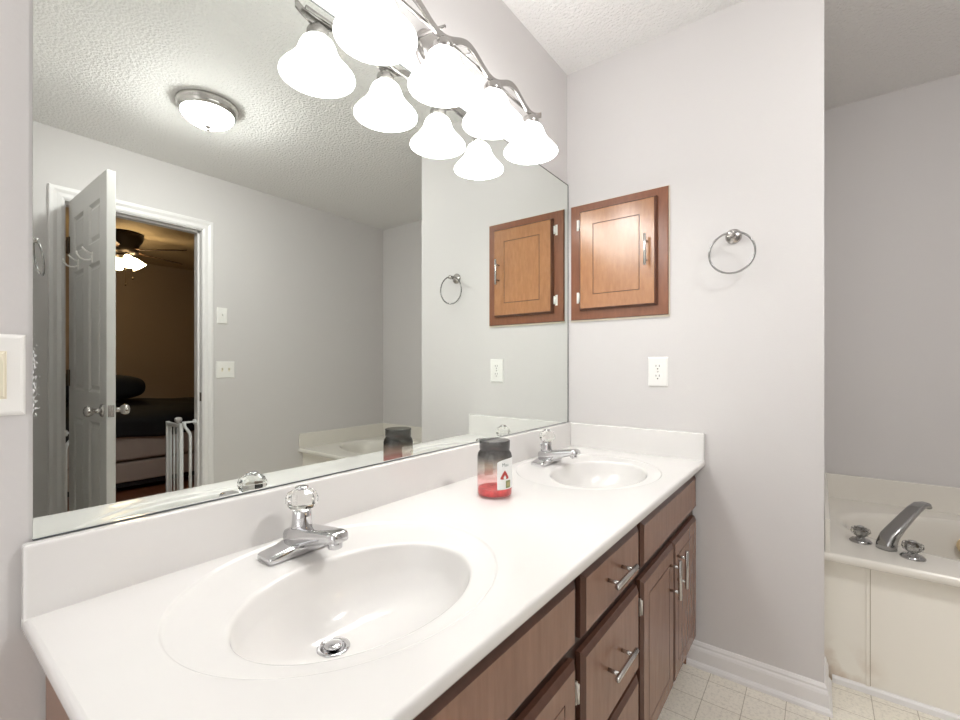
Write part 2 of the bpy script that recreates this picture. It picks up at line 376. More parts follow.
# ------------------------------------------------------------------ bathroom door (opens into the room)
def six_panel_door():
    # hinge line x=-1.25, y=YD ; leaf lies along +y, thickness in x
    x0, x1 = -1.252, -1.217; y0, y1 = YD+0.008, YD+0.708; z0, z1 = 0.012, 2.035
    m = MB(); xm = (x0+x1)/2
    st = 0.105; mid = 0.10
    rails = [(z0, 0.235), (0.84, 0.985), (1.625, 1.725), (1.925, z1)]
    m.box(x0, x1, y0, y0+st, z0, z1, 0.0015, 1); m.box(x0, x1, y1-st, y1, z0, z1, 0.0015, 1)
    ym = (y0+y1)/2
    for a, b in rails: m.box(x0, x1, y0+st, y1-st, a, b)
    for (a, b), (c, d) in zip(rails, rails[1:]): m.box(x0, x1, ym-mid/2, ym+mid/2, b, c)
    pw = (y1-y0-2*st-mid)/2
    for (a, b), (c, d) in zip(rails, rails[1:]):
        for ys in (y0+st, ym+mid/2):
            cy, cz = ys+pw/2, (b+c)/2
            for xs, nx in ((x0, -1), (x1, 1)):
                m.loft((xs, cy, cz), (0, 1, 0), (0, 0, 1), (nx, 0, 0), pw, c-b, [(0, 0), (0.012, -0.010), (0.018, -0.010), (0.034, -0.003), (0.036, -0.003)], back=False)
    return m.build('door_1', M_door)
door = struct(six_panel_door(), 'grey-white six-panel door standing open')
kz, ky = 0.903, YD+0.708-0.062
for sx, xs in ((-1, -1.252), (1, -1.217)):
    m = MB(); m.lathe([(0.031, 0), (0.031, 0.003), (0.026, 0.008), (0.012, 0.010), (0.011, 0.032), (0.020, 0.038), (0.026, 0.050), (0.026, 0.058), (0.021, 0.066), (0.012, 0.069)], (xs, ky, kz), (sx, 0, 0), 28)
    m.build('doorknob', M_nickel, door, label='satin nickel knob')
MB().box(-1.2465, -1.2225, YD+0.706, YD+0.7095, kz-0.028, kz+0.028).build('latch_plate', M_nickel, door)
for z in (1.79, 1.05, 0.25):
    m = MB(); m.cyl((-1.2575, YD+0.006, z-0.045), (-1.2575, YD+0.006, z+0.045), 0.0055, 10); m.box(-1.2575, -1.2525, YD+0.006, YD+0.035, z-0.045, z+0.045)
    m.build('hinge', M_bronze, door, label='dark bronze hinge')
for y in (-2.25, -1.985):
    m = MB(); m.box(-1.2555, -1.2515, y-0.009, y+0.009, 1.630, 1.682, 0.0015)
    m.tube([(-1.254, y, 1.672), (-1.268, y+0.006, 1.676), (-1.283, y+0.012, 1.684), (-1.296, y+0.018, 1.696)], 0.0042, 10)
    m.tube([(-1.254, y, 1.650), (-1.268, y, 1.641), (-1.284, y, 1.638), (-1.300, y, 1.645), (-1.310, y, 1.660), (-1.313, y, 1.676)], 0.0042, 10)
    m.build('robe_hook', M_plate, door, label='white double robe hook')
door.location = (0.021, 0, 0.010)

# ------------------------------------------------------------------ vanity cabinet
vc = thing('vanity_cabinet', 'long brown wooden bathroom vanity cabinet with bar pulls under the white double-sink top', 'vanity cabinet', (-0.87, -0.27, 0))
VX0, VX1 = -1.718, -0.022; FY = -0.518; FF = -0.537; ZT = 0.7475
m = MB()
m.box(VX0, VX0+0.016, FY+0.018, -0.002, FZ, ZT); m.box(VX1-0.001, VX1+0.020, FY+0.018, -0.002, FZ, ZT)
m.box(VX0+0.016, VX1-0.001, FY+0.02, -0.012, 0.092, 0.106); m.box(VX0+0.016, VX1-0.001, -0.012, -0.002, 0.0, ZT)
m.box(VX0+0.016, VX1-0.001, -0.455, -0.44, FZ, 0.092)
m.build('carcass', M_wood, vc)
m = MB(); m.box(VX0, VX1+0.0205, FY, FY+0.018, 0.092, ZT)
m.build('face_frame', M_frame, vc)
def front_slab(m, x0, x1, z0, z1, t=0.018, groove=None):
    c = ((x0+x1)/2, FY-0.001, (z0+z1)/2)
    rings = [(0, 0), (0, t-0.008), (0.003, t-0.006), (0.011, t), ]
    mats = [1, 1, 1, 0]
    if groove:
        rings += [(groove, t), (groove+0.0008, t-0.002), (groove+0.0026, t-0.002), (groove+0.0034, t)]
        mats = [1, 1, 1, 0, 2, 2, 2, 0]
    m.loft(c, (1, 0, 0), (0, 0, 1), (0, -1, 0), x1-x0, z1-z0, rings, mats)
    return m
WM = [M_wood, M_wood_edge, M_groove]
def pull(parent, p, length, vertical, yb=FF):
    x, z = p; m = MB(); yo = yb-0.028; h = length/2; s = h-0.022
    if vertical:
        m.cyl((x, yo, z-h), (x, yo, z+h), 0.0058, 18, bev=0.0008)
        for d in (-s, s): m.cyl((x, yb+0.001, z+d), (x, yo, z+d), 0.0042, 12)
    else:
        m.cyl((x-h, yo, z), (x+h, yo, z), 0.0058, 18, bev=0.0008)
        for d in (-s, s): m.cyl((x+d, yb+0.001, z), (x+d, yo, z), 0.0042, 12)
    return m.build('bar_pull', M_nickel, parent, label='satin nickel bar pull')
for x0, x1 in ((-1.70, -1.066), (-0.668, -0.026)):
    front_slab(MB(), x0, x1, 0.592, 0.716).build('false_drawer_front', WM, vc)
for z0, z1 in ((0.588, 0.716), (0.346, 0.560), (0.108, 0.330)):
    d = front_slab(MB(), -1.036, -0.694, z0, z1).build('drawer', WM, vc)
    zc = (z0+z1)/2
    if z1 < 0.6: zc += 0.028 if z1 > 0.5 else 0.03
    pull(d, (-0.868, zc + (0.006 if z1 > 0.6 else -0.018)), 0.128, False)
def hinge(parent, x, z, yb):
    m = MB(); m.box(x-0.004, x+0.004, yb-0.0005, FY-0.0005, z-0.022, z+0.022, 0.001, 1)
    m.cyl((x, yb-0.002, z-0.018), (x, yb-0.002, z+0.018), 0.0035, 10)
    m.build('hinge', M_hinge, parent, label='small steel hinge')
for x0, x1, hx, px in ((-1.70, -1.387, -1.704, -1.43), (-1.381, -1.066, -1.060, -1.34), (-0.668, -0.352, -0.674, -0.393), (-0.347, -0.026, -0.020, -0.306)):
    d = front_slab(MB(), x0, x1, 0.108, 0.563, groove=0.052).build('door', WM, vc)
    pull(d, (px-0.003, 0.470), 0.120, True)
    for z in (0.165, 0.496):
        if hx > -1.70 and hx < -0.025: hinge(d, hx, z, FF+0.004)

# ------------------------------------------------------------------ vanity top with two integral sinks
ZC = 0.7704
vt = thing('sink_countertop', 'glossy white one-piece vanity top with two oval sinks and a low backsplash', 'countertop', (-0.87, -0.28, ZC-0.022))
NS = 160
def sink_geo(ci, sa, co_, so, rect, dr):
    th = [2*PI*i/NS for i in range(NS)]
    inner = [Vector((ci[0]+sa[0]*math.cos(t), ci[1]+sa[1]*math.sin(t))) for t in th]
    outer = [Vector((co_[0]+so[0]*math.cos(t), co_[1]+so[1]*math.sin(t))) for t in th]
    C0 = Vector(co_); x0, x1, y0, y1 = rect; bd = []
    for p in outer:
        d = p-C0; k = 1e9
        if d.x > 1e-9: k = min(k, (x1-C0.x)/d.x)
        if d.x < -1e-9: k = min(k, (x0-C0.x)/d.x)
        if d.y > 1e-9: k = min(k, (y1-C0.y)/d.y)
        if d.y < -1e-9: k = min(k, (y0-C0.y)/d.y)
        bd.append(C0+d*k)
    for cx in (x0, x1):
        for cy in (y0, y1):
            i = min(range(NS), key=lambda j: (bd[j]-Vector((cx, cy))).length); bd[i] = Vector((cx, cy))
    return inner, outer, bd
XM = -0.895
sinks = []
tm = MB(); tm.sm = True
for ci, co_, rect, dr in (((-1.392, -0.318), (-1.379, -0.268), (-1.737, XM, -0.5557, -0.018), (-1.402, -0.247)),
                          ((-0.412, -0.312), (-0.402, -0.268), (XM, -0.018, -0.5557, -0.018), (-0.408, -0.240))):
    inner, outer, bd = sink_geo(ci, (0.200, 0.146), co_, (0.272, 0.234), rect, dr)
    rows = [tm.ring([(p.x, p.y, ZC) for p in bd])]
    C0 = Vector(co_); CI = Vector(ci)
    for k, dz in ((1.012, 0.0), (1.004, -0.0004), (0.996, -0.0022), (0.988, -0.0036), (0.978, -0.0040)):
        rows.append(tm.ring([((C0+(p-C0)*k).x, (C0+(p-C0)*k).y, ZC+dz) for p in outer]))
    for f in (0.4, 0.75):
        rows.append(tm.ring([(((p*(1-f))+(CI+(r-CI)*1.07)*f).x, ((p*(1-f))+(CI+(r-CI)*1.07)*f).y, ZC-0.004-0.001*f) for p, r in zip([C0+(p-C0)*0.978 for p in outer], inner)]))
    rows.append(tm.ring([((CI+(r-CI)*1.07).x, (CI+(r-CI)*1.07).y, ZC-0.005) for r in inner]))
    for a, b in zip(rows, rows[1:]): tm.bridge(a, b)
    sinks.append((inner, CI, Vector(dr)))
# front + left edge roll
prof = [(0, 0), (0.0025, -0.0006), (0.0045, -0.0020), (0.0058, -0.0045), (0.006, -0.008), (0.006, -0.018), (0.0045, -0.0215), (0.002, -0.022), (-0.05, -0.022)]
rows = []
for d, dz in prof:
    pts = [(-0.0005, -0.5557-d, ZC+dz)]
    if d >= 0: pts += [(-1.737 - d*math.sin(a*PI/8), -0.5557 - d*math.cos(a*PI/8), ZC+dz) for a in range(5)]
    else: pts += [(-1.737-d, -0.5557-d, ZC+dz)]*5
    pts.append((-1.737-d, -0.0005, ZC+dz)); rows.append(tm.ring(pts))
for a, b in zip(rows, rows[1:]): tm.bridge(a, b, closed=False)
# strip between rim and wall behind the backsplash
tm.build('counter_slab', M_marble, vt)
for inner, CI, dr in sinks:
    bm_ = MB(); bm_.sm = True; D = 0.118; zt = ZC-0.005
    rows = [bm_.ring([((CI+(p-CI)*k).x, (CI+(p-CI)*k).y, zt+dz) for p in inner]) for k, dz in ((1.07, 0), (1.04, -0.0002), (1.02, -0.0012), (1.005, -0.004), (0.995, -0.009))]
    for i in range(1, 23):
        r = 0.985*(1-i/22.0)**1.0; r = max(r, 0.0)
        ring = []
        for p in inner:
            L = (p-dr).length; q = 0.024/L; rr = q + (0.985-q)*(r/0.985)
            zz = zt-0.010-(D-0.010)*(1-rr**2.5)**0.62 if rr < 1 else zt-0.01
            ring.append((dr.x+(p.x-dr.x)*rr, dr.y+(p.y-dr.y)*rr, zz))
        rows.append(bm_.ring(ring))
    for a, b in zip(rows, rows[1:]): bm_.bridge(a, b)
    bm_.build('sink_basin', M_marble, vt)
    zb = zt-D
    m = MB(); m.lathe([(0.0275, 0.0012), (0.0265, 0.003), (0.022, 0.003), (0.0195, 0.0), (0.018, -0.012)], (dr.x, dr.y, zb), n=36, cap0=False)
    dn = m.build('drain', M_chrome, vt, label='chrome pop-up drain')
    m = MB(); m.lathe([(0.010, -0.010), (0.010, 0.002), (0.0155, 0.003), (0.0155, 0.006), (0.012, 0.0085), (0.004, 0.0095)], (dr.x, dr.y, zb), n=32)
    m.build('stopper', M_chrome, dn)
ZB = 0.8728
m = MB(); m.box(-1.743, -0.0005, -0.020, -0.0005, ZC-0.006, ZB, 0.004, 3); m.build('backsplash', M_marble, vt)
m = MB(); m.box(-0.020, -0.0005, -0.561, -0.019, ZC-0.006, ZB, 0.004, 3); m.build('side_splash', M_marble, vt)

# ------------------------------------------------------------------ mirror
mm = MB().box(-1.731, -0.005, 0.0, 0.0058, 0.8745, 1.9375).build('mirror_glass', M_mirror)
mt = thing('wall_mirror', 'large frameless wall mirror above the vanity, reflecting the open door', 'mirror', (-0.87, 0, 0.8735))
mm.parent = mt; mm.location = -Vector(mt.location)
MB().box(-1.731, -0.004, -0.002, 0.0058, 0.8730, 0.8745).build('bottom_channel', mat('channel_metal', (0.10, 0.11, 0.12), 0.4, 0.5), mt)
M_edge = mat('mirror_edge', (0.035, 0.04, 0.038), 0.3)
m = MB(); m.box(-0.005, -0.0025, -0.001, 0.0058, 0.8745, 1.9375); m.box(-1.731, -0.0025, -0.001, 0.0058, 1.9375, 1.940)
m.build('ground_edge', M_edge, mt)

# ------------------------------------------------------------------ faucets
def faucet(x, y, label):
    f = thing('faucet', label, 'faucet', (x, y, ZC-0.0045), 'single-knob sink faucets'); z0 = ZC-0.0045
    # base: low block with flat wings
    def section(m, hw, hh, c, U_, V_, e=0.5, n=24):
        pts = []
        for k in range(n):
            a = 2*PI*k/n; ca, sa = math.cos(a), math.sin(a)
            pts.append(Vector(c) + Vector(U_)*hw*math.copysign(abs(ca)**e, ca) + Vector(V_)*hh*math.copysign(abs(sa)**e, sa))
        return m.ring(pts)
    m = MB(); m.sm = True; rows = []
    for u, hw, h in ((-0.0765, 0.020, 0.010), (-0.0755, 0.0235, 0.0125), (-0.070, 0.0250, 0.0145), (-0.040, 0.0262, 0.0190), (-0.028, 0.0270, 0.0230), (0.028, 0.0270, 0.0230), (0.040, 0.0262, 0.0190), (0.070, 0.0250, 0.0145), (0.0755, 0.0235, 0.0125), (0.0765, 0.020, 0.010)):
        rows.append(section(m, hw, h/2, (x+u, y, z0+h/2), (0, 1, 0), (0, 0, 1), 0.35))
    for a, b in zip(rows, rows[1:]): m.bridge(a, b)
    m.face(rows[0]); m.face(rows[-1]); m.build('base', M_chrome, f)
    # broad spout rising forward over the basin
    m = MB(); m.sm = True; rows = []
    for d, zz, hw, hh in ((-0.026, 0.022, 0.022, 0.012), (-0.022, 0.024, 0.026, 0.018), (0.015, 0.030, 0.0262, 0.0195), (0.045, 0.0375, 0.0240, 0.0160), (0.080, 0.0455, 0.0212, 0.0130), (0.108, 0.0505, 0.0195, 0.0112), (0.121, 0.0520, 0.0180, 0.0098), (0.126, 0.0520, 0.0140, 0.0070)):
        rows.append(section(m, hw, hh, (x, y-d, z0+zz), (1, 0, 0), (0, 0.2, 1), 0.5))
    for a, b in zip(rows, rows[1:]): m.bridge(a, b)
    m.face(rows[0]); m.face(rows[-1]); m.build('spout', M_chrome, f)
    m = MB(); m.cyl((x, y-0.107, z0+0.044), (x, y-0.107, z0+0.030), 0.0130, 24, bev=0.001); m.build('aerator', M_chrome, f)
    m = MB(); m.lathe([(0.0205, 0.040), (0.0190, 0.052), (0.0178, 0.066), (0.0172, 0.078), (0.015, 0.080)], (x, y, z0), n=28); m.build('stem', M_chrome, f)
    m = MB(); m.cyl((x+0.012, y+0.031, z0+0.001), (x+0.012, y+0.031, z0+0.058), 0.0024, 10); m.lathe([(0.003, 0.058), (0.006, 0.061), (0.006, 0.067), (0.003, 0.070)], (x+0.012, y+0.031, z0), n=14); m.build('lift_rod', M_chrome, f)
    # faceted clear knob with a chrome cap
    m = MB(); m.lathe([(0.016, 0.0805), (0.025, 0.0845), (0.0300, 0.093), (0.0300, 0.103), (0.026, 0.113), (0.0145, 0.1195)], (x, y, z0), n=10, smooth=False)
    kn = m.build('knob', M_crystal, f, label='clear faceted acrylic knob')
    m = MB(); m.lathe([(0.0125, 0.1196), (0.013, 0.1225), (0.0105, 0.1245), (0.004, 0.1255)], (x, y, z0), n=24); m.build('knob_cap', M_chrome, kn)
    return f
f1 = faucet(-1.369, -0.098, 'chrome faucet with clear knob at the sink nearest the left counter end')
f2 = dup(f1, (0.990, 0, 0), 'chrome faucet with clear knob at the farther sink, under the small wall cabinet')

# ------------------------------------------------------------------ candle jar
JX, JY, JZ = -0.850, -0.192, ZC
jar = thing('candle_jar', 'burnt-down red candle in a sooty open glass jar on the white counter between the sinks', 'candle', (JX, JY, JZ))
m = MB(); m.lathe([(0.040, 0.001), (0.0455, 0.003), (0.0475, 0.008), (0.0475, 0.108), (0.0455, 0.117), (0.0415, 0.123), (0.0405, 0.127), (0.042, 0.129), (0.042, 0.146), (0.0425, 0.149), (0.0415, 0.151), (0.039, 0.151)], (JX, JY, JZ), n=48, cap0=True, cap1=False)
m.build('glass', M_jar, jar, (JX, JY, JZ))
m = MB()
m.lathe([(0.030, 0.0045), (0.0445, 0.0060), (0.0455, 0.010), (0.0455, 0.021), (0.043, 0.023), (0.032, 0.019), (0.012, 0.017)], (JX, JY, JZ), n=40)
m.build('wax', M_wax, jar)
# label wrapped on the glass, facing the room
def on_jar(u, z, r=0.0478, a0=math.radians(-84)):
    a = a0 + u/0.0478; return (JX+r*math.cos(a), JY+r*math.sin(a), JZ+z)
def wrap(m, poly_rows, r):
    rows = [m.ring([on_jar(u, z, r) for u, z in row]) for row in poly_rows]
    for a, b in zip(rows, rows[1:]): m.bridge(a, b, closed=False)
m = MB(); n = 22; W2 = 0.044
wrap(m, [[(-W2+2*W2*i/n, 0.026) for i in range(n+1)], [(-W2+2*W2*i/n, 0.095 + 0.012*math.sqrt(max(0, 1-((-1+2*i/n)*0.98)**2))) for i in range(n+1)]], 0.0479)
lb = m.build('paper_label', M_label, jar, label='white paper label with a small red house')
m = MB(); r = 0.0482; U0 = -0.022
wrap(m, [[(U0+u, z) for u, z in ((-0.013, 0.054), (-0.007, 0.053), (0.0, 0.053), (0.007, 0.053), (0.013, 0.054))], [(U0+u, z) for u, z in ((-0.013, 0.058), (-0.007, 0.068), (0.0, 0.077), (0.007, 0.068), (0.013, 0.058))]], r)
m.mi = 1; wrap(m, [[(U0+u, 0.0535) for u in (-0.004, 0.0, 0.004)], [(U0-0.004, 0.059), (U0, 0.064), (U0+0.004, 0.059)]], 0.0484)
m.mi = 2; wrap(m, [[(U0+0.003+0.018*i/6, 0.029) for i in range(7)], [(U0+0.003+0.018*i/6, 0.049) for i in range(7)]], r)
m.mi = 3; wrap(m, [[(U0+0.007+0.010*i/6, 0.034) for i in range(7)], [(U0+0.007+0.010*i/6, 0.044) for i in range(7)]], 0.0484)
m.build('label_picture', [M_lred, M_label, M_lgreen, mat('label_gold', (0.42, 0.36, 0.18), 0.5)], lb)
def jar_text(s, size, uc, zc, mt_):
    c = bpy.data.curves.new('txt', 'FONT'); c.body = s; c.size = size; c.align_x = 'CENTER'
    o = bpy.data.objects.new('txt', c); COL.objects.link(o)
    dg = bpy.context.evaluated_depsgraph_get(); me = bpy.data.meshes.new_from_object(o.evaluated_get(dg))
    bpy.data.objects.remove(o); bpy.data.curves.remove(c)
    for v in me.vertices: v.co = Vector(on_jar(uc+v.co.x, zc+v.co.y, 0.0483)) - Vector((JX, JY, JZ))
    me.materials.clear(); me.materials.append(mt_)
    ob = bpy.data.objects.new('lettering', me); COL.objects.link(ob); ob.parent = lb
    ob.location = Vector((JX, JY, JZ)) - Vector(jar.location) - Vector(lb.location)
jar_text('Mau', 0.013, -0.020, 0.087, M_lgrey)
m = MB(); wrap(m, [[(0.104+0.026*i/8, 0.044) for i in range(9)], [(0.104+0.026*i/8, 0.084) for i in range(9)]], 0.0479)
M_back = mat('thin_sticker_paper', (0.85, 0.82, 0.76), 0.6); nt = M_back.node_tree
tr = nt.nodes.new('ShaderNodeBsdfTranslucent'); tr.inputs[0].default_value = (0.9, 0.86, 0.78, 1); mx = nt.nodes.new('ShaderNodeMixShader'); mx.inputs[0].default_value = 0.5
nt.links.new(nt.nodes['Principled BSDF'].outputs[0], mx.inputs[1]); nt.links.new(tr.outputs[0], mx.inputs[2]); nt.links.new(mx.outputs[0], nt.nodes['Material Output'].inputs[0])
m.build('back_sticker', M_back, jar)

# ------------------------------------------------------------------ vanity light
vl = thing('vanity_light', 'four-lamp wavy nickel vanity light with white bell glass shades above the mirror', 'light fixture', (-0.857, 0.006, 2.03))
LX = [-0.521, -0.747, -0.972, -1.197]; LY = -0.112
m = MB(); m.sm = False
n = 120; x0, x1 = -1.258, -0.452; rows = []
for i in range(n+1):
    x = x0+(x1-x0)*i/n; z = 2.011 - 0.019*math.cos(2*PI*(x-LX[0])/0.2283)
    rows.append(m.ring([(x, LY-0.003, z-0.010), (x, LY+0.003, z-0.010), (x, LY+0.003, z+0.010), (x, LY-0.003, z+0.010)]))
for a, b in zip(rows, rows[1:]): m.bridge(a, b)
m.face(rows[0]); m.face(list(reversed(rows[-1])))
m.build('wavy_bar', M_fixture, vl)
m = MB(); m.cyl((x0+0.02, LY+0.012, 2.004), (x1-0.02, LY+0.012, 2.004), 0.005, 14); m.build('straight_rod', M_fixture, vl)
m = MB(); m.lathe([(0.066, 0), (0.066, 0.006), (0.060, 0.014), (0.040, 0.022), (0.016, 0.026)], (-0.895, 0.006, 2.035), (0, -1, 0), 40); m.build('wall_plate', M_fixture, vl)
for ax in (-0.96, -0.832):
    m = MB(); m.tube([(ax, 0.0, 2.045), (ax, -0.05, 2.042), (ax, LY+0.004, 2.030)], 0.0045, 10); m.build('arm', M_fixture, vl)
for x in LX:
    m = MB(); m.lathe([(0.010, 0.0), (0.014, -0.006), (0.024, -0.012), (0.027, -0.018), (0.027, -0.036), (0.025, -0.038)], (x, LY, 1.990), n=28)
    m.build('socket_cup', M_fixture, vl)
    prof = [(0.025, 0.094), (0.031, 0.0925), (0.039, 0.085), (0.0445, 0.074), (0.0485, 0.061), (0.056, 0.046), (0.069, 0.029), (0.083, 0.014), (0.0915, 0.003), (0.092, 0.0)]
    inn = [(0.0900, 0.001), (0.081, 0.014), (0.067, 0.029), (0.054, 0.046), (0.0465, 0.061), (0.0425, 0.074), (0.037, 0.084), (0.024, 0.090)]
    m = MB(); m.lathe(prof+inn, (x, LY, 1.858), n=40, cap0=False, cap1=True)
    m.build('glass_shade', M_shade, vl, label='white bell glass shade')
    m = MB(); m.lathe([(0.012, 0.088), (0.013, 0.062), (0.022, 0.048), (0.028, 0.032), (0.027, 0.018), (0.018, 0.007), (0.006, 0.004)], (x, LY, 1.858), n=24); m.build('bulb', M_bulb, vl)

# ------------------------------------------------------------------ small wall cabinet
mc = thing('wall_cabinet', 'small honey-brown wooden wall cabinet with one door hung beside the mirror', 'cabinet', (0, -0.225, 1.328))
YC0, YC1, ZC0, ZC1 = -0.4323, -0.0183, 1.328, 1.8324
cy, cz = (YC0+YC1)/2, (ZC0+ZC1)/2
m = MB(); m.loft((-0.0005, cy, cz), (0, 1, 0), (0, 0, 1), (-1, 0, 0), YC1-YC0, ZC1-ZC0, [(0, 0), (0, 0.010), (0.002, 0.0125), (0.05, 0.0125)], [0, 0, 0, 0])
m.build('face_frame', M_cframe, mc)
m = MB(); m.box(-0.006, -0.0005, YC0-0.003, YC1+0.003, ZC0-0.008, ZC0-0.0002); m.box(-0.006, -0.0005, YC0-0.004, YC0-0.0002, ZC0-0.008, ZC1+0.003); m.box(-0.006, -0.0005, YC0-0.004, YC1, ZC1+0.0002, ZC1+0.003)
m.build('edge_strip', M_caulk, mc, label='pale strip round the edge')
dy0, dy1, dz0, dz1 = -0.392, -0.066, 1.368, 1.799
m = MB(); m.loft((-0.0135, (dy0+dy1)/2, (dz0+dz1)/2), (0, 1, 0), (0, 0, 1), (-1, 0, 0), dy1-dy0, dz1-dz0,
     [(0, 0), (0, 0.010), (0.002, 0.013), (0.007, 0.020), (0.064, 0.020), (0.0648, 0.0185), (0.0662, 0.0185), (0.067, 0.020)], [1, 1, 1, 0, 2, 2, 2, 0])
cd = m.build('door', [M_honey, wood('reddish_edge', (0.10, 0.035, 0.018), (0.14, 0.05, 0.025)), M_groove], mc)
m = MB(); hy = -0.357; m.cyl((-0.064, hy, 1.522), (-0.064, hy, 1.645), 0.0055, 16, bev=0.0008)
for z in (1.546, 1.621): m.cyl((-0.033, hy, z), (-0.064, hy, z), 0.004, 12)
m.build('bar_pull', M_nickel, cd, label='satin nickel bar pull')
for z in (1.745, 1.425):
    m = MB(); m.box(-0.0145, -0.0128, -0.058, -0.047, z-0.024, z+0.024, 0.0006, 1); m.cyl((-0.0195, -0.0605, z-0.018), (-0.0195, -0.0605, z+0.018), 0.0038, 12); m.box(-0.020, -0.013, -0.0605, -0.054, z-0.013, z+0.013)
    m.build('hinge', M_plate, cd, label='white painted hinge')

# ------------------------------------------------------------------ towel rings
M_ring = mat('ring_nickel', (0.30, 0.295, 0.29), 0.22, 1.0)
def towel_ring(o, N, label, tilt=0.42, R=0.072):
    # o: point on the wall, N: outward normal (horizontal)
    N = Vector(N); o = Vector(o); side = Vector((0, 0, 1)).cross(N)
    t = thing('towel_ring', label, 'towel ring', tuple(o), 'nickel towel rings')
    m = MB(); m.lathe([(0.027, 0.0005), (0.027, 0.004), (0.022, 0.010), (0.012, 0.013), (0.0085, 0.016), (0.0085, 0.044), (0.011, 0.047), (0.011, 0.060), (0.008, 0.063)], o, N, 28); m.build('wall_post', M_nickel, t)
    c0 = o + N*0.053; dn = Vector((0, 0, -1))*math.cos(tilt) + N*math.sin(tilt)
    c = c0 + dn*(R-0.004)
    m = MB(); m.tube([c + side*R*math.sin(2*PI*k/64) - dn*R*math.cos(2*PI*k/64) for k in range(64)], 0.0034, 12, closed=True)
    m.build('ring', M_ring, t)
    return t
towel_ring((0, -0.656, 1.595), (-1, 0, 0), 'round nickel towel ring on the pale wall right of the small wood cabinet', tilt=-0.06)
towel_ring((-1.543, -1.62, 1.632), (1, 0, 0), 'nickel towel ring seen edge-on in the mirror beside the open door', tilt=0.15)

# ------------------------------------------------------------------ outlets and switches
def plate(o, U, N, w, h, label, kind, name, cat):
    o = Vector(o); U = Vector(U); N = Vector(N); V = Vector((0, 0, 1))
    t = thing(name, label, cat, tuple(o))
    m = MB(); m.loft(o+N*0.0005, U, V, N, w, h, [(0, 0), (0, 0.002), (0.003, 0.005), (0.006, 0.006)]); m.build('cover_plate', M_plate, t)
    def P(u, v, d=0.0): return o+U*u+V*v+N*d
    if kind == 'outlet':
        for s in (-1, 1):
            m = MB(); c = P(0, s*0.0195, 0.0062)
            ring = [(0.0168*math.cos(a), max(-0.0135, min(0.0135, 0.0168*math.sin(a)))) for a in [2*PI*k/36 for k in range(36)]]
            a = m.ring([c+U*x+V*y for x, y in ring]); b = m.ring([c+U*x*0.97+V*y*0.97+N*0.0015 for x, y in ring]); m.bridge(a, b); m.face(b)
            m.mi = 1
            for su, hh in ((-0.0063, 0.0085), (0.0063, 0.0070)):
                m.loft(c+U*su+V*0.004+N*0.0013, U, V, N, 0.0022, hh, [(0, 0), (0, 0.0006)])
            m.loft(c+V*-0.0075+N*0.0013, U, V, N, 0.005, 0.005, [(0, 0), (0.0005, 0.0006)])
            m.build('receptacle', [M_plate, M_dark], t)
        m = MB(); m.lathe([(0.003, 0), (0.0025, 0.001)], P(0, 0, 0.0062), N, 12); m.build('screw', M_nickel, t)
    elif kind == 'rocker':
        m = MB(); m.loft(P(0, 0, 0.0062), U, V, N, 0.034, 0.067, [(0, 0), (0.001, 0.0015), (0.0025, 0.0015), (0.004, 0.004)]); m.build('rocker', M_ivory, t)
    else:
        us = (0,) if kind == 'toggle' else (-0.023, 0.023)
        for u in us:
            m = MB(); m.loft(P(u, 0, 0.0062), U, V, N, 0.0105, 0.024, [(0, 0), (0.0, 0.0008)]); c = P(u, 0.004, 0.006)
            m.loft(c, U, (V*0.9+N*-0.3).normalized(), (N*0.9+V*0.45).normalized(), 0.0075, 0.012, [(0, 0), (0.0005, 0.012), (0.0015, 0.0135)])
            m.build('toggle', M_plate if kind == 'toggle' else M_ivory, t)
            for s in (-1, 1):
                m = MB(); m.lathe([(0.003, 0), (0.0025, 0.001)], P(u, s*0.030, 0.0062), N, 12); m.build('screw', M_plate, t)
    return t
plate((0, -0.391, 1.102), (0, 1, 0), (-1, 0, 0), 0.0775, 0.118, 'white duplex power outlet on the wall below the small wood cabinet', 'outlet', 'power_outlet', 'outlet')
plate((-1.774, 0.006, 1.112), (1, 0, 0), (0, -1, 0), 0.072, 0.114, 'white plate with one cream rocker, cut off beside the left edge of the mirror', 'rocker', 'light_switch', 'light switch')
plate((-0.418, YD, 1.480), (-1, 0, 0), (0, 1, 0), 0.070, 0.114, 'small single white switch plate right of the doorway, the upper of two', 'toggle', 'light_switch', 'light switch')
plate((-0.397, YD, 1.099), (-1, 0, 0), (0, 1, 0), 0.124, 0.118, 'wide double-toggle white switch plate right of the doorway, the lower of two', 'double', 'light_switch', 'light switch')

# ------------------------------------------------------------------ ceiling lamp
cl = thing('ceiling_lamp', 'round flush ceiling lamp with nickel ring and frosted glass dome, seen in the mirror', 'ceiling light', (-0.873, -1.56, H))
CX, CY = -0.873, -1.56
m = MB(); m.lathe([(0.138, 0.0), (0.140, -0.010), (0.134, -0.018), (0.134, -0.026), (0.126, -0.040), (0.119, -0.046), (0.112, -0.044)], (CX, CY, H), n=56, cap1=False); m.build('metal_ring', M_nickel, cl)
m = MB(); m.lathe([(0.1185, -0.043), (0.112, -0.060), (0.096, -0.078), (0.070, -0.093), (0.040, -0.101), (0.012, -0.104)], (CX, CY, H), n=56, cap0=False); m.build('glass_dome', M_dome, cl)
m = MB(); m.lathe([(0.014, -0.104), (0.016, -0.108), (0.010, -0.113), (0.005, -0.118), (0.007, -0.124), (0.003, -0.128)], (CX, CY, H), n=20); m.build('finial', M_nickel, cl)

